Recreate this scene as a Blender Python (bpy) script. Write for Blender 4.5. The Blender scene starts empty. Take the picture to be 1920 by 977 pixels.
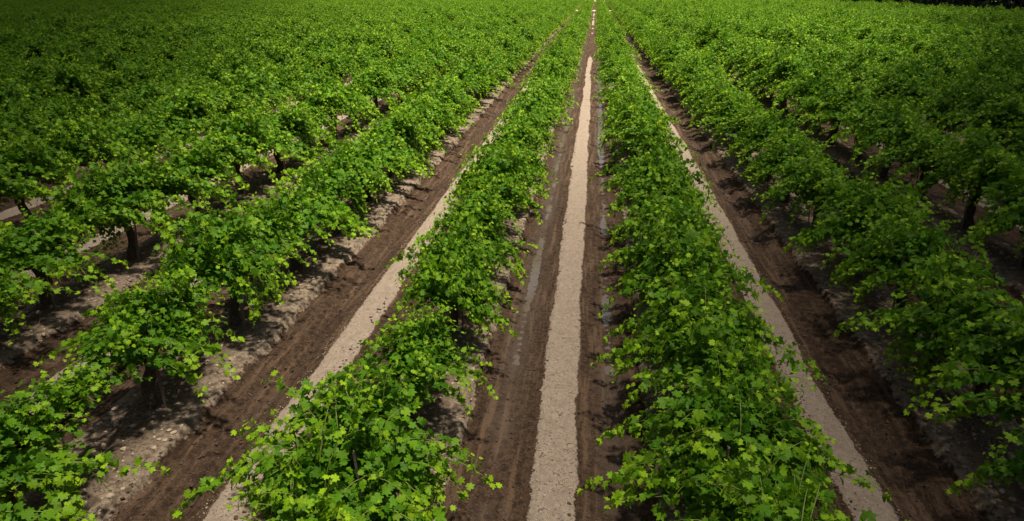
import bpy, math, random
import numpy as np
from mathutils import Matrix, Vector

random.seed(7); RS = np.random.RandomState(11)
S = 3.66            # row spacing
VS = 2.4            # vine spacing in the row
H = 5.434           # camera height
CX = 0.277          # camera x; the centre alley is x = 0
F = 1280.0          # focal length in pixels of the 1920 wide photograph
W, HH = 1920.0, 977.0
scene = bpy.context.scene
C = scene.collection

# ------------------------------------------------------------------ helpers
def tag(o, label=None, cat=None, group=None, kind=None):
    if label: o['label'] = label
    if cat: o['category'] = cat
    if group: o['group'] = group
    if kind: o['kind'] = kind
    return o

def nm(name):
    return name

def new_mesh(name, V, faces, mats, fm=None, attrs=None, smooth=True, face_sizes=None):
    """V (n,3); faces flat index array + face_sizes, or (m,k) array"""
    me = bpy.data.meshes.new(name)
    V = np.asarray(V, dtype=np.float32)
    faces = np.asarray(faces, dtype=np.int32)
    if face_sizes is None:
        k = faces.shape[1]; face_sizes = np.full(len(faces), k, dtype=np.int32)
    flat = faces.ravel()
    me.vertices.add(len(V)); me.vertices.foreach_set('co', V.ravel())
    me.loops.add(len(flat)); me.loops.foreach_set('vertex_index', flat)
    st = np.concatenate([[0], np.cumsum(face_sizes)[:-1]]).astype(np.int32)
    me.polygons.add(len(face_sizes)); me.polygons.foreach_set('loop_start', st)
    for m in mats: me.materials.append(m)
    if fm is not None: me.polygons.foreach_set('material_index', np.asarray(fm, dtype=np.int32))
    me.polygons.foreach_set('use_smooth', np.full(len(face_sizes), smooth, dtype=bool))
    if attrs:
        for an, av in attrs.items():
            a = me.attributes.new(an, 'FLOAT', 'POINT'); a.data.foreach_set('value', np.asarray(av, dtype=np.float32))
    me.update(calc_edges=True); me.validate()
    return me

def link(name, me, parent=None):
    o = bpy.data.objects.new(name, me); C.objects.link(o)
    if parent is not None: o.parent = parent
    return o

def norm(a):
    return a / np.maximum(np.linalg.norm(a, axis=-1, keepdims=True), 1e-9)

class Acc:
    """collects triangles/quads with an attribute and a material index"""
    def __init__(s): s.V=[]; s.F=[]; s.S=[]; s.M=[]; s.A=[]; s.n=0
    def add(s, V, faces, mi, a):
        V=np.asarray(V); faces=np.asarray(faces)
        s.V.append(V); s.F.append((faces+s.n).ravel()); s.S.append(np.full(len(faces),faces.shape[1]))
        s.M.append(np.full(len(faces),mi)); s.A.append(np.broadcast_to(a,(len(V),)).astype(float)); s.n+=len(V)
    def mesh(s, name, mats, smooth=True):
        return new_mesh(name, np.concatenate(s.V), np.concatenate(s.F), mats, np.concatenate(s.M),
                        {'young': np.concatenate(s.A)}, smooth, np.concatenate(s.S).astype(np.int32))

def tube(path, rad, sides=6, rough=0.0, rs=RS):
    path=np.asarray(path,float); n=len(path); rad=np.asarray(rad,float)
    t=norm(np.gradient(path,axis=0))
    ref=np.array([0.31,0.17,1.0]) if abs(t[0][2])<.8 else np.array([1.0,.1,.05])
    u=norm(np.cross(t,ref)); v=np.cross(t,u)
    a=np.linspace(0,2*np.pi,sides,endpoint=False)
    r=rad[:,None]*(1+rough*rs.uniform(-1,1,(n,sides)))
    P=path[:,None,:]+r[...,None]*(np.cos(a)[None,:,None]*u[:,None,:]+np.sin(a)[None,:,None]*v[:,None,:])
    V=P.reshape(-1,3)
    F=[]
    for i in range(n-1):
        for j in range(sides):
            k=(j+1)%sides
            F.append((i*sides+j,i*sides+k,(i+1)*sides+k,(i+1)*sides+j))
    V=np.vstack([V,path[-1:]+t[-1:]*rad[-1]*.6])
    T=[((n-1)*sides+j,(n-1)*sides+(j+1)%sides,n*sides) for j in range(sides)]
    return V,np.array(F),np.array(T)

def add_tube(acc, path, rad, mi=0, a=0.0, sides=6, rough=0.0, rs=RS):
    V,Fq,T=tube(path,rad,sides,rough,rs)
    n0=acc.n
    acc.V.append(V); acc.A.append(np.full(len(V),a)); acc.n+=len(V)
    for FF in (Fq,T):
        acc.F.append((FF+n0).ravel()); acc.S.append(np.full(len(FF),FF.shape[1])); acc.M.append(np.full(len(FF),mi))

# ------------------------------------------------------------------ node helpers
def mat(name):
    m=bpy.data.materials.new(name); m.use_nodes=True
    nt=m.node_tree; nt.nodes.clear()
    return m,nt,nt.nodes,nt.links
def N(nt,t,**kw):
    n=nt.nodes.new(t)
    for k,v in kw.items(): setattr(n,k,v)
    return n
def setin(nt,n,key,val):
    if isinstance(val,bpy.types.NodeSocket): nt.links.new(val,n.inputs[key])
    elif val is not None: n.inputs[key].default_value=val
def math_(nt,op,a,b=None,c=None,clamp=False):
    n=N(nt,'ShaderNodeMath',operation=op); n.use_clamp=clamp
    for i,v in enumerate((a,b,c)):
        if v is not None: setin(nt,n,i,v)
    return n.outputs[0]
def mixc(nt,f,a,b,blend='MIX'):
    n=N(nt,'ShaderNodeMix',data_type='RGBA',blend_type=blend)
    setin(nt,n,'Factor',f); 
    setin(nt,n,6,a); setin(nt,n,7,b)
    return n.outputs[2]
def noise(nt,vec,scale,detail=3,rough=.55,dist=0.0):
    n=N(nt,'ShaderNodeTexNoise'); setin(nt,n,'Vector',vec); setin(nt,n,'Scale',scale); setin(nt,n,'Detail',detail); setin(nt,n,'Roughness',rough); setin(nt,n,'Distortion',dist)
    return n.outputs['Fac']
def sstep(nt,x,a,b):
    n=N(nt,'ShaderNodeMapRange',interpolation_type='SMOOTHSTEP'); setin(nt,n,'Value',x); setin(nt,n,'From Min',a); setin(nt,n,'From Max',b)
    return n.outputs[0]
def rgb(r,g,b): return (r,g,b,1.0)

# ------------------------------------------------------------------ materials
def leaf_material():
    m,nt,no,li=mat('vine_leaf')
    g=N(nt,'ShaderNodeNewGeometry'); at=N(nt,'ShaderNodeAttribute',attribute_name='young')
    r=g.outputs['Random Per Island']
    oi=N(nt,'ShaderNodeObjectInfo')
    dark=rgb(.012,.058,.003); mid=rgb(.070,.185,.006); yng=rgb(.27,.42,.010)
    c=mixc(nt,r,dark,mid)
    r2=math_(nt,'FRACT',math_(nt,'MULTIPLY',r,37.7))
    yel=math_(nt,'MULTIPLY',math_(nt,'GREATER_THAN',r2,.965),.40)
    y=math_(nt,'ADD',math_(nt,'MULTIPLY',at.outputs['Fac'],.85),math_(nt,'MULTIPLY',r2,.16),clamp=True)
    y=math_(nt,'MAXIMUM',y,yel)
    c=mixc(nt,y,c,yng)
    # a whole vine is a little fresher or duller than the next
    c=mixc(nt,math_(nt,'MULTIPLY',oi.outputs['Random'],.35),c,mixc(nt,.5,c,rgb(.03,.11,.004)))
    # paler underside
    c=mixc(nt,math_(nt,'MULTIPLY',g.outputs['Backfacing'],.35),c,rgb(.085,.18,.03))
    tc=N(nt,'ShaderNodeTexCoord')
    nz=noise(nt,tc.outputs['Object'],42,2)
    bp=N(nt,'ShaderNodeBump'); setin(nt,bp,'Height',nz); setin(nt,bp,'Strength',.55); setin(nt,bp,'Distance',.012)
    p=N(nt,'ShaderNodeBsdfPrincipled'); setin(nt,p,'Base Color',c); setin(nt,p,'Roughness',.52); p.inputs['Specular IOR Level'].default_value=.12
    li.new(bp.outputs[0],p.inputs['Normal'])
    t=N(nt,'ShaderNodeBsdfTranslucent'); setin(nt,t,'Color',mixc(nt,.5,c,rgb(.17,.42,.004)))
    mx=N(nt,'ShaderNodeMixShader'); mx.inputs[0].default_value=.30
    li.new(p.outputs[0],mx.inputs[1]); li.new(t.outputs[0],mx.inputs[2])
    out=N(nt,'ShaderNodeOutputMaterial'); li.new(mx.outputs[0],out.inputs[0])
    return m

def simple(name,c1,c2,scale,rough=.8,bump=.4,dist=.01,spec=.3):
    m,nt,no,li=mat(name)
    tc=N(nt,'ShaderNodeTexCoord'); nz=noise(nt,tc.outputs['Object'],scale,4)
    c=mixc(nt,sstep(nt,nz,.3,.7),rgb(*c1),rgb(*c2))
    p=N(nt,'ShaderNodeBsdfPrincipled'); setin(nt,p,'Base Color',c); setin(nt,p,'Roughness',rough); p.inputs['Specular IOR Level'].default_value=spec
    bp=N(nt,'ShaderNodeBump'); setin(nt,bp,'Height',nz); setin(nt,bp,'Strength',bump); setin(nt,bp,'Distance',dist)
    li.new(bp.outputs[0],p.inputs['Normal'])
    out=N(nt,'ShaderNodeOutputMaterial'); li.new(p.outputs[0],out.inputs[0])
    return m

M_leaf=leaf_material()
M_stem=simple('green_shoot',(.10,.15,.02),(.16,.17,.04),30,.6)
M_bark=simple('vine_bark',(.030,.020,.013),(.085,.060,.040),22,.95,1.0,.03)
M_stake=simple('rusty_stake',(.10,.065,.045),(.17,.13,.10),40,.75)
M_twig=simple('dry_twig',(.12,.085,.055),(.24,.18,.12),20,.9)
M_clod=simple('dry_clod',(.20,.145,.10),(.34,.26,.185),30,.95,.8,.01)
M_dclod=simple('damp_clod',(.030,.017,.010),(.072,.044,.027),30,.9,.8,.01)

def ground_material():
    m,nt,no,li=mat('vineyard_soil')
    tc=N(nt,'ShaderNodeTexCoord'); P=tc.outputs['Object']
    lat=N(nt,'ShaderNodeAttribute',attribute_name='lat').outputs['Fac']
    wet=N(nt,'ShaderNodeAttribute',attribute_name='wet').outputs['Fac']
    zone=N(nt,'ShaderNodeAttribute',attribute_name='zone').outputs['Fac']   # 0 vineyard, 1 headland, 2 grass
    brk=N(nt,'ShaderNodeAttribute',attribute_name='strip').outputs['Fac']   # half width of the dry strip
    n1=noise(nt,P,2.2,2,.5); n2=noise(nt,P,26,3,.6); n3=noise(nt,P,9,4,.6); n0=noise(nt,P,.8,3)
    w=math_(nt,'ADD',lat,math_(nt,'MULTIPLY',math_(nt,'SUBTRACT',n3,.5),.11))
    w=math_(nt,'ADD',w,math_(nt,'MULTIPLY',math_(nt,'SUBTRACT',n2,.5),.075))
    strip=math_(nt,'SUBTRACT',1,sstep(nt,math_(nt,'SUBTRACT',w,brk),-.010,.014))
    w2=math_(nt,'ADD',w,math_(nt,'MULTIPLY',math_(nt,'SUBTRACT',n1,.5),.16))
    berm=sstep(nt,w2,1.19,1.225)
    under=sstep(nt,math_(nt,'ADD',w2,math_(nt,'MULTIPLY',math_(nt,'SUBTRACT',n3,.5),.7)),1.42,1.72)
    # dry crust
    vor=N(nt,'ShaderNodeTexVoronoi',feature='DISTANCE_TO_EDGE'); wp=N(nt,'ShaderNodeVectorMath',operation='MULTIPLY_ADD'); wn=N(nt,'ShaderNodeTexNoise'); setin(nt,wn,'Vector',P); setin(nt,wn,'Scale',14.0); li.new(wn.outputs['Color'],wp.inputs[0]); wp.inputs[1].default_value=(.09,.09,.09); li.new(P,wp.inputs[2]); li.new(wp.outputs[0],vor.inputs['Vector']); setin(nt,vor,'Scale',11.0)
    wv=N(nt,'ShaderNodeMix',data_type='VECTOR'); 
    crack=math_(nt,'SUBTRACT',1,sstep(nt,vor.outputs['Distance'],.0,.06))
    crack=math_(nt,'MULTIPLY',crack,sstep(nt,n3,.54,.66))
    pit=sstep(nt,noise(nt,P,30,5,.75),.585,.66)
    dryc=mixc(nt,sstep(nt,n3,.3,.7),rgb(.215,.166,.124),rgb(.295,.232,.177))
    dryc=mixc(nt,math_(nt,'MULTIPLY',math_(nt,'MAXIMUM',crack,pit),.8),dryc,rgb(.10,.066,.042))
    damp=mixc(nt,sstep(nt,n3,.36,.64),rgb(.028,.016,.009),rgb(.070,.042,.025))
    damp=mixc(nt,math_(nt,'MULTIPLY',sstep(nt,n2,.58,.68),.6),damp,rgb(.12,.076,.047))
    damp=mixc(nt,math_(nt,'MULTIPLY',sstep(nt,noise(nt,P,60,3,.7),.56,.66),.6),damp,rgb(.022,.012,.007))
    mp=N(nt,'ShaderNodeMapping'); mp.inputs['Scale'].default_value=(9,.55,1); li.new(P,mp.inputs['Vector'])
    ns=noise(nt,mp.outputs[0],1.0,4,.6)
    damp=mixc(nt,math_(nt,'MULTIPLY',sstep(nt,ns,.50,.64),.55),damp,rgb(.135,.085,.052))
    damp=mixc(nt,math_(nt,'MULTIPLY',sstep(nt,math_(nt,'SUBTRACT',1,ns),.52,.66),.5),damp,rgb(.022,.012,.007))
    damp=mixc(nt,math_(nt,'MULTIPLY',wet,.75),damp,mixc(nt,n1,rgb(.048,.034,.024),rgb(.066,.048,.036)))
    bermc=mixc(nt,sstep(nt,n3,.35,.68),rgb(.10,.073,.050),rgb(.27,.207,.148))
    bermc=mixc(nt,math_(nt,'MULTIPLY',math_(nt,'MAXIMUM',crack,pit),.6),bermc,rgb(.09,.06,.04))
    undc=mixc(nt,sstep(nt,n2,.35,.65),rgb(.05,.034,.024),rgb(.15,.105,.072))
    c=mixc(nt,strip,damp,dryc)
    c=mixc(nt,berm,c,bermc)
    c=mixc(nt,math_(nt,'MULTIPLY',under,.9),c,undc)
    headc=mixc(nt,sstep(nt,n0,.3,.7),rgb(.40,.31,.21),rgb(.52,.42,.30))
    c=mixc(nt,math_(nt,'MINIMUM',zone,1.0),c,headc)
    grass=mixc(nt,sstep(nt,n0,.3,.7),rgb(.035,.105,.010),rgb(.06,.15,.012))
    c=mixc(nt,math_(nt,'SUBTRACT',math_(nt,'MINIMUM',zone,2.0),1.0,clamp=True),c,grass)
    rough=math_(nt,'SUBTRACT',.93,math_(nt,'MULTIPLY',wet,.45))
    nb=math_(nt,'ADD',math_(nt,'MULTIPLY',noise(nt,P,30,5,.65),.8),math_(nt,'MULTIPLY',noise(nt,P,90,2,.6),.3))
    nb=math_(nt,'SUBTRACT',nb,math_(nt,'MULTIPLY',math_(nt,'MAXIMUM',crack,pit),.5))
    bp=N(nt,'ShaderNodeBump'); setin(nt,bp,'Height',nb); setin(nt,bp,'Distance',.06)
    setin(nt,bp,'Strength',math_(nt,'SUBTRACT',.85,math_(nt,'MULTIPLY',wet,.6)))
    p=N(nt,'ShaderNodeBsdfPrincipled'); setin(nt,p,'Base Color',c); setin(nt,p,'Roughness',rough); p.inputs['Specular IOR Level'].default_value=.12
    li.new(bp.outputs[0],p.inputs['Normal'])
    out=N(nt,'ShaderNodeOutputMaterial'); li.new(p.outputs[0],out.inputs[0])
    return m
M_ground=ground_material()

def water_material():
    m,nt,no,li=mat('muddy_water')
    tc=N(nt,'ShaderNodeTexCoord'); nz=noise(nt,tc.outputs['Object'],6,2)
    c=mixc(nt,nz,rgb(.07,.052,.038),rgb(.11,.085,.066))
    p=N(nt,'ShaderNodeBsdfPrincipled'); setin(nt,p,'Base Color',c); setin(nt,p,'Roughness',.08); p.inputs['IOR'].default_value=1.33
    p.inputs['Specular IOR Level'].default_value=.9
    out=N(nt,'ShaderNodeOutputMaterial'); li.new(p.outputs[0],out.inputs[0])
    return m
M_water=water_material()

# ------------------------------------------------------------------ value noise in numpy
def vnoise(x,y,seed=0):
    xi=np.floor(x).astype(np.int64); yi=np.floor(y).astype(np.int64); fx=x-xi; fy=y-yi
    fx=fx*fx*(3-2*fx); fy=fy*fy*(3-2*fy)
    def h(a,b):
        n=(a*374761393+b*668265263+seed*974634777)&0xffffffff
        n=((n^(n>>13))*1274126177)&0xffffffff
        return ((n^(n>>16))&0xffff)/65535.0
    return (h(xi,yi)*(1-fx)+h(xi+1,yi)*fx)*(1-fy)+(h(xi,yi+1)*(1-fx)+h(xi+1,yi+1)*fx)*fy
def fbm(x,y,seed=0,o=4,g=.55):
    s=0;a=1;t=0
    for i in range(o):
        s=s+a*vnoise(x,y,seed+i*17); t+=a; a*=g; x=x*2.03+5.1; y=y*2.03+1.7
    return s/t-.5

Y_END=196.0    # block end, cross avenue
AV=6.0
Y_END2=345.0
def alley(X,Y):
    k=np.round(X/S); v=X-k*S
    off=np.where(k==-1,.17,0)+np.where(k==1,-.12,0)
    off=off+.06*fbm(Y*.35,k*3.3,5,2)*2
    fade=np.clip((1.75-np.abs(v))/.9,0,1)
    return k,v-off*fade
def smooth(x,a,b):
    t=np.clip((x-a)/(b-a),0,1); return t*t*(3-2*t)
def rut_depth(k,side,Y):
    n=fbm(Y*.22+side*7.3,k*9.1+side*2.0,31,2)
    n2=fbm(Y*1.1+side*3.3,k*4.1,37,2)
    d=.062+.07*n+.045*n2
    return d
def height(X,Y):
    k,v=alley(X,Y); a=np.abs(v); side=np.sign(v)
    inv=(Y<Y_END)|((Y>Y_END+AV)&(Y<Y_END2))
    z=.055*(1-smooth(a,.15,.42))                      # raised dry strip
    rc=np.exp(-((a-.73)/.17)**2)
    # wetter, deeper ruts in the centre alley
    extra=np.where((k==0)&(side>0)&(Y>9.2),.035,0)+np.where((k==0)&(side<0)&(Y>8.3),.016,0)
    dd=rut_depth(k,side,Y)+extra
    z=z-rc*dd
    z=z+.12*smooth(a+.12*fbm(X*0+Y*2.2,k*3.1,44,3),1.175,1.24)+.05*smooth(a,1.3,1.7) # berm
    # tyre lugs pressed into the rut
    ph_=((Y+.9*np.abs(a-.73))/.21)%1.0; lug=2*smooth(ph_,.0,.22)*(1-smooth(ph_,.55,.98))-1
    z=z+.009*lug*np.exp(-((a-.73)/.17)**4)*np.where(k==0,.6,3.0)-np.where(np.abs(k)==1,.05,0)*np.exp(-((a-.73)/.21)**6)
    f=np.clip(1.4-Y/60,.25,1)
    rough=.045*fbm(X*5,Y*5,3,4,.6)+.034*np.where(a>1.18,1.4,np.where(a>.3,1.0,.8))*fbm(X*13,Y*13,9,3,.6)
    rough=rough*(1-.45*rc)
    return np.where(inv,z+rough*f,0.02*fbm(X*.5,Y*.5,3,3))

# ------------------------------------------------------------------ ground sheet
def axis_y():
    y=[-60,-30,-12,-4,0,1.5,2.5]; c=3.3
    while c<13: y.append(c); c+=.035
    while c<340:
        y.append(c); c+=max(.035,min(1.2,(c-11)*.012+.02)) if c<Y_END-2 or c>Y_END+AV+2 else .6
    while c<3500: y.append(c); c*=1.12
    return np.array(y)
def axis_x():
    p=[]; c=0
    while c<7.6: p.append(c); c+=.036
    while c<60: p.append(c); c+=.12 if c<30 else .20
    while c<300: p.append(c); c+=S/4.0*1.5
    while c<3500: p.append(c); c*=1.15
    p=np.array(p); return np.concatenate([-p[:0:-1],p])
xs,ys=axis_x(),axis_y()
XX,YY=np.meshgrid(xs,ys)
ZZ=height(XX,YY)
ZZ=np.where(np.abs(XX)>60,np.minimum(ZZ,.05),ZZ)
k,v=alley(XX,YY); aa=np.abs(v); sd=np.sign(v)
dd=rut_depth(k,sd,YY)+np.where((k==0),.02,0)
wetA=smooth(dd,.045,.10)*np.exp(-((aa-.73)/.22)**2)*np.where(k==0,1.0,.45)
stripw=.25+.075*fbm(YY*.8,k*5.5,71,4,.7)*2
stripw=stripw-.08*smooth(YY,18,58)
stripw=np.where(YY>40,stripw-.42*smooth(YY,42,72)*smooth(fbm(YY*.16,k*2.2,77,2),-.22,.12)*np.where(YY<115,1,.45),stripw)
stripw=np.where(YY>Y_END+AV,-1.0,stripw)
zone=np.where(YY>Y_END2,2.0,np.where((YY>Y_END)&(YY<Y_END+AV),1.0,0.0))
nx,ny=len(xs),len(ys)
I=np.arange(nx*ny).reshape(ny,nx)
Fq=np.stack([I[:-1,:-1],I[:-1,1:],I[1:,1:],I[1:,:-1]],-1).reshape(-1,4)
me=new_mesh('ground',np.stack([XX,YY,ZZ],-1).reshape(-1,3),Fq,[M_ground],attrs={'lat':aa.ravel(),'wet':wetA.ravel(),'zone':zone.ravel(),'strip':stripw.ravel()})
g=link('ground',me); tag(g,kind='structure')
print('ground verts',nx*ny)

# water lying in the ruts of the centre alley (and thin in the neighbours)
def water_strip(k0,side,y0,y1,level,hw=.22):
    yy=np.arange(y0,y1,.25)
    offk=(.17 if k0==-1 else (-.12 if k0==1 else 0))+.06*fbm(yy*.35,np.full_like(yy,k0*3.3),5,2)*2
    xc=k0*S+side*.73+offk
    V=[];
    for x,y in zip(xc,yy): V+= [(x-hw,y,level),(x+hw,y,level)]
    n=len(yy); Fw=np.array([(2*i,2*i+1,2*i+3,2*i+2) for i in range(n-1)])
    o=link('water',new_mesh('water',V,Fw,[M_water],smooth=False)); tag(o,kind='structure')
water_strip(0,1,8.6,190,-.073)
water_strip(0,-1,7.0,190,-.084)
water_strip(-2,-1,8,60,-.070)

# ------------------------------------------------------------------ leaves
def leaf_template():
    ang=[0,12,26,38,50,62,76,98,120,148,168]; r=[1.05,.86,.66,.88,1.0,.80,.62,.90,.70,.72,.52]
    pts=[]
    for a_,r_ in zip(ang,r): pts.append((math.sin(math.radians(a_))*r_,math.cos(math.radians(a_))*r_))
    right=pts; left=[(-x,y) for x,y in pts[:0:-1]]
    out=right+[(0,-.12)]+left
    out=np.array(out); out[:,0]*=1.0
    V=np.vstack([[0,.12],out]); V[:,1]+=.12
    n=len(out); Ft=np.array([(0,1+(i+1)%n,1+i) for i in range(n)])
    return V,Ft
LT,LF=leaf_template(); LN=len(LT)
def add_leaves(acc,pos,nrm,tip,size,young,rs,mi=0):
    pos=np.asarray(pos,float); nrm=norm(np.asarray(nrm,float)); tip=np.asarray(tip,float)
    tip=norm(tip-np.sum(tip*nrm,-1,keepdims=True)*nrm); rt=np.cross(tip,nrm)
    n=len(pos); size=np.asarray(size)
    x=LT[:,0][None,:]*rs.uniform(.85,1.1,(n,1)); y=np.broadcast_to(LT[:,1][None,:],(n,LN))
    x=x*(1+.14*rs.uniform(-1,1,(n,LN))); 
    fold=rs.uniform(-.1,.42,(n,1)); curl=rs.uniform(.02,.55,(n,1))
    z=fold*np.abs(x)-curl*(y-.15)**2-.18*x*x*rs.uniform(-.3,1.4,(n,1))+.09*rs.uniform(-1,1,(n,LN))
    P=pos[:,None,:]+size[:,None,None]*(x[...,None]*rt[:,None,:]+y[...,None]*tip[:,None,:]+z[...,None]*nrm[:,None,:])
    Fa=(LF[None]+ (np.arange(n)*LN)[:,None,None]).reshape(-1,3)
    acc.add(P.reshape(-1,3),Fa,mi,0.0)
    acc.A[-1]=np.repeat(np.asarray(young,float),LN)

def shoot_path(p0,d,L,grav,rs,wob=.10,zmin=.10,step=.055):
    n=max(4,int(L/step)); p=np.array(p0,float); d=norm(np.array(d,float)); P=[p.copy()]; D=[d.copy()]
    for i in range(n):
        d=d+np.array([0,0,-grav*step*(.5+1.5*i/n)])+rs.normal(0,wob*.35,3)
        d=d/np.linalg.norm(d)
        if p[2]<zmin+.12 and d[2]<0: d[2]*=.2; d=d/np.linalg.norm(d)
        p=p+d*step; P.append(p.copy()); D.append(d.copy())
    return np.array(P),np.array(D)

def leafy_shoot(acc,p0,d,L,grav,rs,smax=.078,smi=1,stem_all=True,leafstart=.1,dens=1.0,ytip=.6,shrink=.6,dup=0):
    P,D=shoot_path(p0,d,L,grav,rs)
    n=len(P); t=np.linspace(0,1,n)
    if stem_all:
        sel=np.arange(0,n,2); 
        if sel[-1]!=n-1: sel=np.append(sel,n-1)
        add_tube(acc,P[sel],np.linspace(.0075,.0022,len(sel)),smi,.4,3)
    idx=[i for i in range(n) if t[i]>=leafstart and rs.rand()<dens]
    if not idx: return
    idx=np.array(idx+[i for i in idx if rs.rand()<dup]); q=P[idx]+rs.normal(0,.02 if dup else .004,(len(idx),3)); dd_=D[idx]; tt=t[idx]
    side=np.where((idx+(np.arange(len(idx))*7)//max(1,len(idx)))%2==0,1.0,-1.0)[:,None]
    s=norm(np.cross(dd_,[0,0,1.0])+1e-4)*side+rs.normal(0,.35,(len(idx),3))
    out=norm(np.stack([q[:,0],q[:,1]*.25,np.zeros(len(q))],-1)+1e-4)
    size=smax*(1-shrink*np.clip((tt-.6)/.4,0,1)**1.5)*rs.uniform(.65,1.15,len(idx))
    nr=np.array([0,0,.75])+out*rs.uniform(0,1.2,(len(idx),1))+rs.normal(0,.66,(len(idx),3))
    tip=s*.8+dd_*.5+np.array([0,0,-.45])
    young=np.clip((tt-(1-ytip))/ytip,0,1)**1.6
    add_leaves(acc,q+norm(s+np.array([0,0,.25]))*size[:,None]*.75,nr,tip,size,young,rs)

def make_vine(seed,shape,extra=()):
    """one grapevine: trunk, two cordons, foliage and its longest shoots"""
    rs=np.random.RandomState(seed)
    root=bpy.data.objects.new('grapevine',None); root.empty_display_size=.3; C.objects.link(root)
    wide,tall,nsh,gap=shape
    # trunk
    h0=.82; lean=rs.uniform(-.10,.10,2)
    zz=np.linspace(-.05,h0,9)
    path=np.stack([lean[0]*(1-zz/h0)+.025*np.sin(zz*9+seed),lean[1]*(1-zz/h0)+.03*np.cos(zz*7+seed),zz],-1)
    rad=np.array([.135,.105,.088,.080,.082,.076,.080,.092,.10])*rs.uniform(.85,1.15)
    a=Acc(); add_tube(a,path,rad,0,0,10,.20,rs)
    o=link('trunk',a.mesh('trunk',[M_bark]),root)
    for sgn in (-1,1):
        t=np.linspace(0,1,9); L=rs.uniform(.85,1.05)
        path=np.stack([.05*np.sin(t*6+seed*1.3),sgn*(.02+L*t),h0-.04+.16*np.sqrt(t)+.03*np.sin(t*9+seed)],-1)
        a=Acc(); add_tube(a,path,.058-.03*t,0,0,7,.22,rs)
        # spurs
        for q in range(5):
            j=2+q if q<6 else 7
            b=path[min(j+1,8)]
            add_tube(a,[b,b+[rs.uniform(-.04,.04),rs.uniform(-.03,.03),.09]],[.02,.012],0,0,5,.15,rs)
        link('cordon',a.mesh('cordon',[M_bark]),root)
    # foliage, thicker in a few clumps along the cordon
    a=Acc(); clump=rs.uniform(-1.05,1.05,5)
    nb=21
    by=np.clip(rs.uniform(-1.1,1.1,nb),-1.1,1.1); bs=rs.choice([-1,1],nb); bs[:2]=(-1,1)
    be=rs.uniform(8,86,nb); ba=rs.normal(0,38,nb); bl=rs.uniform(.7,1.3,nb)
    for i in range(int(nsh*1.28)):
        q=rs.randint(nb)
        y=float(np.clip(by[q]+rs.normal(0,.085),-1.18,1.18))
        if gap and abs(y-gap)<.28 and rs.rand()<.85: continue
        el=math.radians(be[q]+rs.normal(0,9)); az=math.radians(ba[q]+rs.normal(0,13)); sx=bs[q]
        d=np.array([sx*math.cos(el)*math.cos(az),math.cos(el)*math.sin(az),math.sin(el)*tall])
        L=bl[q]*rs.uniform(.72,1.1)*wide
        bulge=1.14-.55*(abs(y)/1.12)**2
        leafy_shoot(a,[rs.normal(0,.06),y,.95+rs.uniform(0,.10)],d,L*bulge,rs.uniform(1.3,3.2),rs,smax=.067,leafstart=.04,ytip=.45,dup=.3)
    n=640
    th=rs.uniform(0,2*np.pi,n); ph=np.arccos(rs.uniform(-.5,1,n)); r=rs.uniform(.55,1,n)**.6
    y=np.clip(rs.normal(0,.62,n),-1.15,1.15); b_=1.1-.55*(np.abs(y)/1.15)**2
    p=np.stack([np.cos(th)*r*.50*wide*np.sin(ph)*b_,y,1.08+r*np.cos(ph)*.42*tall*b_],-1)
    nr=np.stack([p[:,0]*1.3,np.zeros(n),np.ones(n)],-1)+rs.normal(0,.45,(n,3))
    tip=np.stack([np.sign(p[:,0]),rs.normal(0,.6,n),-.6*np.ones(n)],-1)
    add_leaves(a,p,nr,tip,rs.uniform(.042,.068,n),rs.uniform(0,.12,n),rs)
    link('foliage',a.mesh('foliage',[M_leaf,M_stem],smooth=True),root)
    # long trailing or upright shoots, each a part
    specs=[]
    for i in range(8):
        sx=(-1,1)[i%2]; y=rs.uniform(-1.1,1.1)
        if i<6: specs.append((y,(sx*1.0,rs.normal(0,.35),rs.uniform(.1,.5)),rs.uniform(1.1,1.6),rs.uniform(.5,1.3)))
        else: specs.append((y,(sx*.25,rs.normal(0,.3),1.0),rs.uniform(.9,1.15),.7))
    specs+=list(extra)
    for (y,d,L,gr) in specs:
        a=Acc()
        for fl in (1.0,.84,.66):
            dj=np.array(d)+rs.normal(0,.10,3)*(fl<1)
            leafy_shoot(a,[0,y+rs.normal(0,.05)*(fl<1),1.0],dj,L*fl,gr,rs,smax=.072,leafstart=.12,ytip=.5,shrink=.42,dup=.7)
        link('shoot',a.mesh('shoot',[M_leaf,M_stem]),root)
    return root

def copy_vine(src):
    r=src.copy(); C.objects.link(r)
    for k_ in ('label',):
        if k_ in r: del r[k_]
    for ch in list(src.children):
        c=ch.copy(); C.objects.link(c); c.parent=r
    return r

SHAPES=[(1.0,1.15,92,0),(.9,1.5,84,0),(1.15,1.1,96,0),(1.05,1.2,78,.6),(.82,1.1,70,-.5),(1.2,1.35,100,0),(.95,1.7,90,0),(1.1,.95,84,.2),(.92,1.2,74,-.9),(1.1,1.4,94,0)]
protos=[make_vine(100+i,s) for i,s in enumerate(SHAPES)]
special=[make_vine(201,(1.15,1.15,104,0),[(-.1,(-1,.05,.22),2.15,.55),(.35,(1,.1,.1),1.35,.7),(-.6,(-.9,.3,.9),1.2,.9)]),
         make_vine(202,(1.1,1.1,98,0),[(-.2,(-1,-.05,.12),1.45,.5),(.7,(-1,.1,.1),1.35,.6),(.2,(1,-.1,.5),1.5,.8),(-.7,(.9,-.3,.6),1.4,.9)])]

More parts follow.
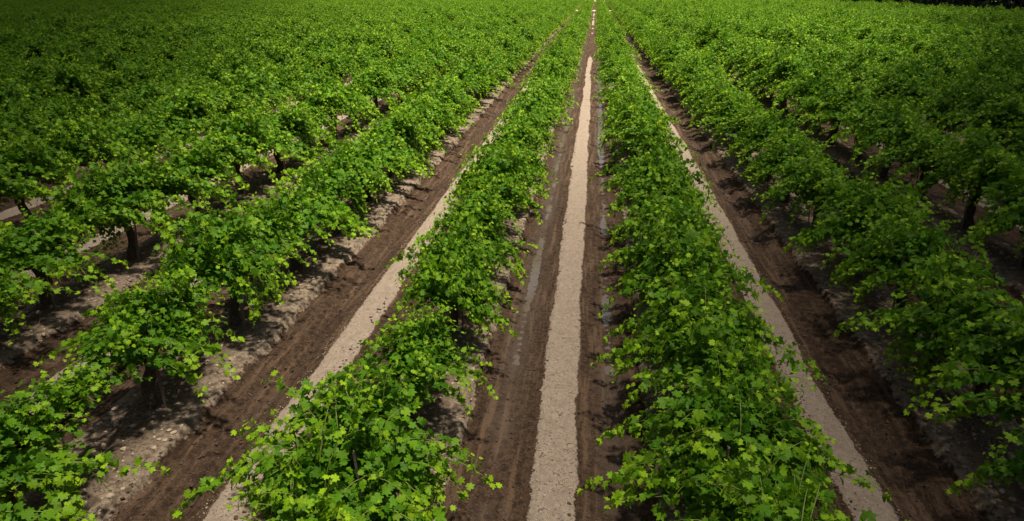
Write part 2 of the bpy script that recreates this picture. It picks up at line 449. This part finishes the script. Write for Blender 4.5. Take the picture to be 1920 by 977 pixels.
# ------------------------------------------------------------------ camera maths
fv=np.array([158.,509.,-F]); fv/=np.linalg.norm(fv)       # world +Y in camera axes
uv=np.array([0.,F,509.]); uv/=np.linalg.norm(uv)          # world +Z in camera axes
rv=np.cross(fv,uv)                                        # world +X in camera axes
R=Matrix(((rv[0],fv[0],uv[0]),(rv[1],fv[1],uv[1]),(rv[2],fv[2],uv[2])))   # world -> camera
cam_d=bpy.data.cameras.new('camera'); cam=bpy.data.objects.new('camera',cam_d); C.objects.link(cam)
cam.matrix_world=Matrix.Translation((CX,0,H)) @ R.transposed().to_4x4()
cam_d.sensor_width=36; cam_d.lens=F*36/W; cam_d.clip_end=6000; cam_d.clip_start=.1
scene.camera=cam
def project(x,y,z):
    w=np.array([x-CX,y,z-H]); c=rv*w[0]+fv*w[1]+uv*w[2]
    if c[2]>-.5: return None
    return (W/2+F*c[0]/-c[2], HH/2-F*c[1]/-c[2], -c[2])

# ------------------------------------------------------------------ vines
def plane_at(px,py,h):
    d=np.array([(px-W/2)/F,-(py-HH/2)/F,-1.0]); t=-(H-h)/(uv@d)
    return np.array([CX+(rv@d)*t,(fv@d)*t])
EDGE_A=plane_at(1640,0.5,3.3); EDGE_B=plane_at(1920,10.0,3.3)      # far right edge of the planted field
EDGE_D=(EDGE_B-EDGE_A)/np.linalg.norm(EDGE_B-EDGE_A); EDGE_N=np.array([-EDGE_D[1],EDGE_D[0]])
if EDGE_N[1]<0: EDGE_N=-EDGE_N
PH={-2:7.35,-3:10.0,-4:16.3,3:18.8,1:5.6,-1:7.45,2:8.4}
sites=[]
for row in range(-90,91):
    if row==0: continue
    X=(abs(row)-.5)*S*np.sign(row)
    rr=random.Random(row*13+5); ph=PH.get(row,rr.uniform(0,VS))%VS
    Y=ph
    while Y<Y_END2+6:
        y=Y+rr.uniform(-.10,.10); x=X+rr.uniform(-.06,.06); Y+=VS
        t=rr.random(); sc=(rr.uniform(.98,1.16) if rr.random()>.12 else rr.uniform(.80,.92))*(1+(.10 if abs(row)==1 else .22)*min(1,max(0,(y-16)/32)))*((1.12 if row<0 else 1.18) if abs(row)>2 else 1); rot=rr.choice([0,math.pi])+rr.uniform(-.08,.08); var=rr.randrange(10)
        if Y_END-1<y<Y_END+AV+1: continue
        if t<.012 and y>25: continue
        if y>Y_END2 or (np.array([x,y])-EDGE_A)@EDGE_N>0: continue
        ps=[project(x+dx,y+dy,z) for dx in (-.9,.9) for dy in (-1.1,1.1) for z in (.3,1.6)]
        ps=[p for p in ps if p]
        if not ps: continue
        us=[p[0] for p in ps]; vs_=[p[1] for p in ps]
        inview=max(us)>0 and min(us)<W and max(vs_)>0 and min(vs_)<HH
        mx=350 if y<60 else 150
        near=max(us)>-mx and min(us)<W+mx and min(vs_)<HH+600 and y>1.2
        if inview or near: sites.append((ps[0][2],x,y,sc,rot,var,row,inview))
sites.sort(key=lambda s:s[0])
vis=[s for s in sites if s[7]]; ind=vis[:300]; indset=set(id(s) for s in ind)
rest=[s for s in sites if id(s) not in indset]
print('vines in view',len(vis),'rest',len(rest))
ORD=['nearest','second','third','fourth','fifth','sixth','seventh','eighth','ninth','tenth','eleventh','twelfth','thirteenth','fourteenth','fifteenth','sixteenth','seventeenth','eighteenth','nineteenth','twentieth']
def ordinal(n):
    if n<20: return ORD[n]
    tens=['','','twenty','thirty','forty','fifty','sixty']; un=['','first','second','third','fourth','fifth','sixth','seventh','eighth','ninth']
    m=n+1
    return (tens[m//10]+('-'+un[m%10] if m%10 else '')) if m%10 else {20:'twentieth',30:'thirtieth',40:'fortieth',50:'fiftieth'}.get(m,'sixtieth')
ROWN=['','first','second','third','fourth','fifth','sixth','seventh','eighth','ninth','tenth','eleventh','twelfth','thirteenth','fourteenth']
byrow={}
used=set()
for s in ind: byrow.setdefault(s[6],[]).append(s)
for row,L in byrow.items():
    L.sort(key=lambda s:s[2])
    for i,(D,x,y,sc,rot,var,_,_) in enumerate(L):
        if abs(row)==1 and 4<y<6.5: r=special[0 if row<0 else 1]; rot=0.0
        elif row==1 and y<8.9 and y>6.5: r=copy_vine(special[1]); rot=0.0
        elif var not in used: r=protos[var]; used.add(var)
        else: r=copy_vine(protos[var])
        r.location=(x,y,.10); r.rotation_euler=(0,0,rot); r.scale=(sc*(.96 if abs(row)==1 else 1.04),sc*.97,sc*(.86+.30*((i*7)%5)/5))
        side='left' if row<0 else 'right'
        first='nearest' if i==0 else ordinal(i)+' nearest'
        tag(r,f'{first} leafy grapevine in the {ROWN[abs(row)]} row {side} of the pale centre strip','grapevine','grapevines standing in straight rows')
for i,p in enumerate(protos):
    if i not in used: 
        p.location=(rest[i][1],rest[i][2],.1)
        tag(p,'leafy grapevine in the rows','grapevine','grapevines standing in straight rows')
# the far vines: one object, geometry nodes
def far_vines(rest):
    me=new_mesh('far_vines',[(s[1],s[2],.10) for s in rest],np.zeros((0,4)),[],face_sizes=np.zeros(0,np.int32)) if False else None
    me=bpy.data.meshes.new('far_grapevines'); me.vertices.add(len(rest))
    me.vertices.foreach_set('co',np.array([(s[1],s[2],.10) for s in rest],dtype=np.float32).ravel())
    for an,ty,vals in (('vrot','FLOAT',[s[4] for s in rest]),('vscale','FLOAT',[s[3] for s in rest]),('vvar','INT',[s[5] for s in rest])):
        at=me.attributes.new(an,ty,'POINT'); at.data.foreach_set('value',np.array(vals,dtype=np.float32 if ty=='FLOAT' else np.int32))
    me.update()
    o=link('far_grapevines',me)
    ng=bpy.data.node_groups.new('scatter_vines','GeometryNodeTree')
    ng.interface.new_socket('Geometry',in_out='INPUT',socket_type='NodeSocketGeometry')
    ng.interface.new_socket('Geometry',in_out='OUTPUT',socket_type='NodeSocketGeometry')
    gi=ng.nodes.new('NodeGroupInput'); go=ng.nodes.new('NodeGroupOutput')
    jo=ng.nodes.new('GeometryNodeJoinGeometry')
    # joined last-to-first so that instance index 0 is variant 0
    for p in reversed(protos):
        j=ng.nodes.new('GeometryNodeJoinGeometry')
        for ch in p.children:
            oi=ng.nodes.new('GeometryNodeObjectInfo'); oi.inputs['Object'].default_value=ch; oi.transform_space='ORIGINAL'
            ng.links.new(oi.outputs['Geometry'],j.inputs[0])
        gt=ng.nodes.new('GeometryNodeGeometryToInstance'); ng.links.new(j.outputs[0],gt.inputs[0]); ng.links.new(gt.outputs[0],jo.inputs[0])
    iop=ng.nodes.new('GeometryNodeInstanceOnPoints')
    ng.links.new(gi.outputs[0],iop.inputs['Points']); ng.links.new(jo.outputs[0],iop.inputs['Instance'])
    iop.inputs['Pick Instance'].default_value=True
    def attr(n,t):
        a=ng.nodes.new('GeometryNodeInputNamedAttribute'); a.data_type=t; a.inputs['Name'].default_value=n
        return a.outputs['Attribute']
    ng.links.new(attr('vvar','INT'),iop.inputs['Instance Index'])
    cx=ng.nodes.new('ShaderNodeCombineXYZ'); ng.links.new(attr('vrot','FLOAT'),cx.inputs[2])
    ng.links.new(cx.outputs[0],iop.inputs['Rotation'])
    ng.links.new(attr('vscale','FLOAT'),iop.inputs['Scale'])
    ng.links.new(iop.outputs[0],go.inputs[0])
    md=o.modifiers.new('scatter','NODES'); md.node_group=ng
    tag(o,'distant grapevines merging into one green field towards the horizon','vineyard',kind='stuff')
far_vines(rest)

# ------------------------------------------------------------------ stakes beside the vines that show one
def make_stake():
    a=Acc(); h=1.55
    for sx,sy,w1,w2 in ((0,0,.014,.004),(-.012,.009,.004,.012)):      # angle iron
        V=[];
        for z in (-.2,h):
            for dx,dy in ((-w1,-w2),(w1,-w2),(w1,w2),(-w1,w2)): V.append((sx+dx,sy+dy,z))
        Fb=np.array([(0,1,5,4),(1,2,6,5),(2,3,7,6),(3,0,4,7),(4,5,6,7)])
        a.add(V,Fb,0,0)
    return link('vine_stake',a.mesh('vine_stake',[M_stake],smooth=False))
st0=None
cnt={}
for row,L in sorted(byrow.items()):
    if abs(row)>5: continue
    side='left' if row<0 else 'right'
    for i,s in enumerate(L[:9 if abs(row)>1 else 6]):
        if abs(row)==1 and i%2: continue
        if st0 is None: o=st0=make_stake()
        else: o=st0.copy(); C.objects.link(o)
        dx=.16*(1 if row<0 else -1)
        rr=random.Random(row*31+i)
        o.location=(s[1]+dx,s[2]-.12,.1); o.rotation_euler=(rr.uniform(-.09,.09),rr.uniform(-.10,.10),rr.uniform(0,6))
        first='nearest' if i==0 else ordinal(i)+' nearest'
        tag(o,f'rusty thin stake by the {first} vine, {ROWN[abs(row)]} row {side} of centre strip','stake','rusty stakes beside the vine trunks')

# ------------------------------------------------------------------ clods and twigs (nobody could count them)
def clods(name,n,mat_,picker,smin,smax,label,seed):
    rs=np.random.RandomState(seed)
    base=np.array([(0,0,1),(.894,0,.447),(.276,.851,.447),(-.724,.526,.447),(-.724,-.526,.447),(.276,-.851,.447),(.724,.526,-.447),(-.276,.851,-.447),(-.894,0,-.447),(-.276,-.851,-.447),(.724,-.526,-.447),(0,0,-1)])
    fi=np.array([(0,1,2),(0,2,3),(0,3,4),(0,4,5),(0,5,1),(1,6,2),(2,7,3),(3,8,4),(4,9,5),(5,10,1),(6,7,2),(7,8,3),(8,9,4),(9,10,5),(10,6,1),(11,7,6),(11,8,7),(11,9,8),(11,10,9),(11,6,10)])
    x,y=picker(rs,n); z=height(x,y)
    s=smin+(smax-smin)*rs.rand(n)**3
    V=base[None]*rs.uniform(.65,1.25,(n,12,1))*s[:,None,None]*np.stack([rs.uniform(.8,1.3,n),rs.uniform(.8,1.3,n),rs.uniform(.45,.8,n)],-1)[:,None,:]
    V=V+np.stack([x,y,z+s*.15],-1)[:,None,:]
    Fa=(fi[None]+(np.arange(n)*12)[:,None,None]).reshape(-1,3)
    o=link(name,new_mesh(name,V.reshape(-1,3),Fa,[mat_],smooth=False)); tag(o,label,'soil',kind='stuff')
def pk(lo,hi,ks,ymax=30):
    def f(rs,n):
        k_=rs.choice(ks,n); s_=rs.choice([-1,1],n); y=4+(ymax-4)*rs.rand(n)**1.6
        return k_*S+s_*rs.uniform(lo,hi,n),y
    return f
clods('dry_soil_clods',16000,M_clod,pk(1.2,1.83,[-4,-3,-2,-1,0,1,2,3]),.007,.048,'crumbled pale dry clods along the vine berms',1)
clods('dry_strip_crumbs',9000,M_clod,pk(0,.24,[-1,0,1]),.004,.014,'small pale crumbs lying on the dry strips',2)
clods('damp_soil_clods',42000,M_dclod,pk(.22,1.25,[-3,-2,-1,0,1,2]),.004,.030,'dark damp crumbs of soil across the wheel tracks',3)

def twigs():
    rs=np.random.RandomState(5); a=Acc()
    for i in range(3600):
        k_=rs.choice([-4,-3,-2,-1,0,1,2,3]); s_=rs.choice([-1,1]); 
        l=rs.uniform(1.35,1.83) if rs.rand()<.93 else rs.uniform(.3,1.3)
        x=k_*S+s_*l; y=4+22*rs.rand()**1.4; z=float(height(np.array([x]),np.array([y]))[0])
        an=rs.uniform(0,6.28); L=rs.uniform(.06,.38) if l>1.3 else rs.uniform(.05,.16)
        d=np.array([math.cos(an),math.sin(an),rs.uniform(-.05,.2)]); p=np.array([x,y,z+.012]); P=[p]
        for q in range(4):
            d=norm(d+rs.normal(0,.28,3)*[1,1,.5]); p=p+d*L/4; p[2]=max(p[2],z+.004); P.append(p)
        r0=rs.uniform(.0015,.0045)
        add_tube(a,P,np.linspace(r0,r0*.4,5),0,0,3)
    o=link('dry_twigs',a.mesh('dry_twigs',[M_twig])); tag(o,'dry prunings and straw scattered under the vines','debris',kind='stuff')
twigs()

# ------------------------------------------------------------------ dark wood along the far right edge of the field
def wood():
    rs=np.random.RandomState(8); a=Acc(); A,B,dirv,nr_=EDGE_A,EDGE_B,EDGE_D,EDGE_N
    Ltot=np.linalg.norm(B-A)+110
    t=-75.0
    while t<Ltot:
        c=A+dirv*t+nr_*rs.uniform(5,10); hgt=rs.uniform(6,10); rad=rs.uniform(2.6,4)
        add_tube(a,[(c[0],c[1],0),(c[0]+.2,c[1],hgt*.3),(c[0],c[1]+.2,hgt*.7)],[.3,.22,.08],1,0,7,.1,rs)
        n=900; u_=norm(rs.normal(0,1,(n,3))); r=rs.uniform(.35,1,n)[:,None]**.5
        lob=1+.25*np.sin(u_[:,:1]*5+t)*np.cos(u_[:,1:2]*4)
        p=np.array([c[0],c[1],hgt*.52])+u_*r*lob*[rad,rad,hgt*.5]
        p[:,2]=np.maximum(p[:,2],.15)
        add_leaves(a,p,u_+rs.normal(0,.5,(n,3)),rs.normal(0,1,(n,3)),rs.uniform(.22,.42,n),np.zeros(n),rs)
        t+=rs.uniform(3.0,4.5)
    m=simple('dark_tree_leaf',(.010,.026,.008),(.022,.045,.012),3,.7)
    o=link('wood',a.mesh('wood',[m,M_bark])); tag(o,'dark wood along the far right edge of the vineyard','wood',kind='stuff')
    return A,B
A_,B_=wood(); print('wood',A_,B_)

# ------------------------------------------------------------------ light
sd_=norm(np.array([.20,-.06,1.0]))      # towards the sun: high, a little to the right and behind
el=math.asin(sd_[2]); az=math.atan2(sd_[0],sd_[1])
w=bpy.data.worlds.new('World'); scene.world=w; w.use_nodes=True
nt=w.node_tree; bg=nt.nodes['Background']; sky=nt.nodes.new('ShaderNodeTexSky'); sky.sky_type='NISHITA'; sky.sun_disc=False
sky.sun_elevation=el; sky.sun_rotation=az; sky.air_density=1.0; sky.dust_density=5.0; sky.ozone_density=1.0
nt.links.new(sky.outputs[0],bg.inputs[0]); bg.inputs[1].default_value=.05
sl=bpy.data.lights.new('sun','SUN'); sl.energy=5.0; sl.angle=math.radians(3.5); sl.color=(1,.93,.80)
so=bpy.data.objects.new('sun',sl); C.objects.link(so)
so.rotation_euler=Vector(sd_).to_track_quat('Z','Y').to_euler(); so.location=(20,-10,60)

# unseen cloud-like volumes, added to darken the left and right of the field
def sun_blocker_mat():
    m,nt,no,li=mat('sun_blocker_vapour')
    v=N(nt,'ShaderNodeVolumePrincipled'); v.inputs['Density'].default_value=.03; v.inputs['Color'].default_value=(.95,.95,.95,1)
    out=N(nt,'ShaderNodeOutputMaterial'); li.new(v.outputs[0],out.inputs['Volume'])
    return m
def sun_blocker(side,lim,seed,alt=130):
    yy=np.linspace(-50,520,58); tt=np.linspace(0,1,40)
    Vb=[];Vt=[]
    for y in yy:
        x0,ramp,full=lim(y)
        x0+=3*fbm(np.array([y*.05]),np.array([seed]),seed,3)[0]*2*(1+y/60)
        for t in tt:
            d=t*380
            e=min(1,max(0,d/ramp)); e=e*e*(3-2*e)
            end=min(1,(y+50)/30+.0,(520-y)/60,(1-t)/.08); end=max(0,end)
            th=1.0+full*e*end*(1+.15*fbm(np.array([d*.03+y*.01]),np.array([y*.03]),seed+3,3)[0])
            X=side*(x0+d**1.0)
            px=X+alt*sd_[0]/sd_[2]; py=y+alt*sd_[1]/sd_[2]
            Vb.append((px,py,alt-th*.25)); Vt.append((px,py,alt+th*.75))
    nyc,nxc=len(yy),len(tt); V=np.array(Vb+Vt); I=np.arange(nyc*nxc).reshape(nyc,nxc); o_=nyc*nxc
    q=np.stack([I[:-1,:-1],I[:-1,1:],I[1:,1:],I[1:,:-1]],-1).reshape(-1,4)
    top=q+o_; bot=q[:,::-1]
    ring=list(I[0,:])+list(I[1:,-1])+list(I[-1,-2::-1])+list(I[-2:0:-1,0])
    sidef=[(ring[i],ring[(i+1)%len(ring)],ring[(i+1)%len(ring)]+o_,ring[i]+o_) for i in range(len(ring))]
    Fa=np.concatenate([top,bot,np.array(sidef)])
    if side<0: Fa=Fa[:,::-1]
    o=link('sun_blocker',new_mesh('sun_blocker',V,Fa,[M_sun_blocker])); tag(o,kind='structure')
M_sun_blocker=sun_blocker_mat()
sun_blocker(1,lambda y:(6.4+.29*max(0,y-8),5+.38*max(0,y),max(80,130-.6*max(0,y))),3)
sun_blocker(-1,lambda y:(4.6+.28*max(0,y-6),6+.44*max(0,y),max(90,130-.5*max(0,y))),9)

vs=scene.view_settings; vs.view_transform='Standard'; vs.look='None'; vs.gamma=1; vs.use_curve_mapping=False; vs.exposure=1.2
scene.render.engine='CYCLES'
scene.cycles.max_bounces=6; scene.cycles.diffuse_bounces=3; scene.cycles.glossy_bounces=2; scene.cycles.transmission_bounces=3; scene.cycles.transparent_max_bounces=6; scene.cycles.volume_bounces=0
scene.render.resolution_x=1024; scene.render.resolution_y=521
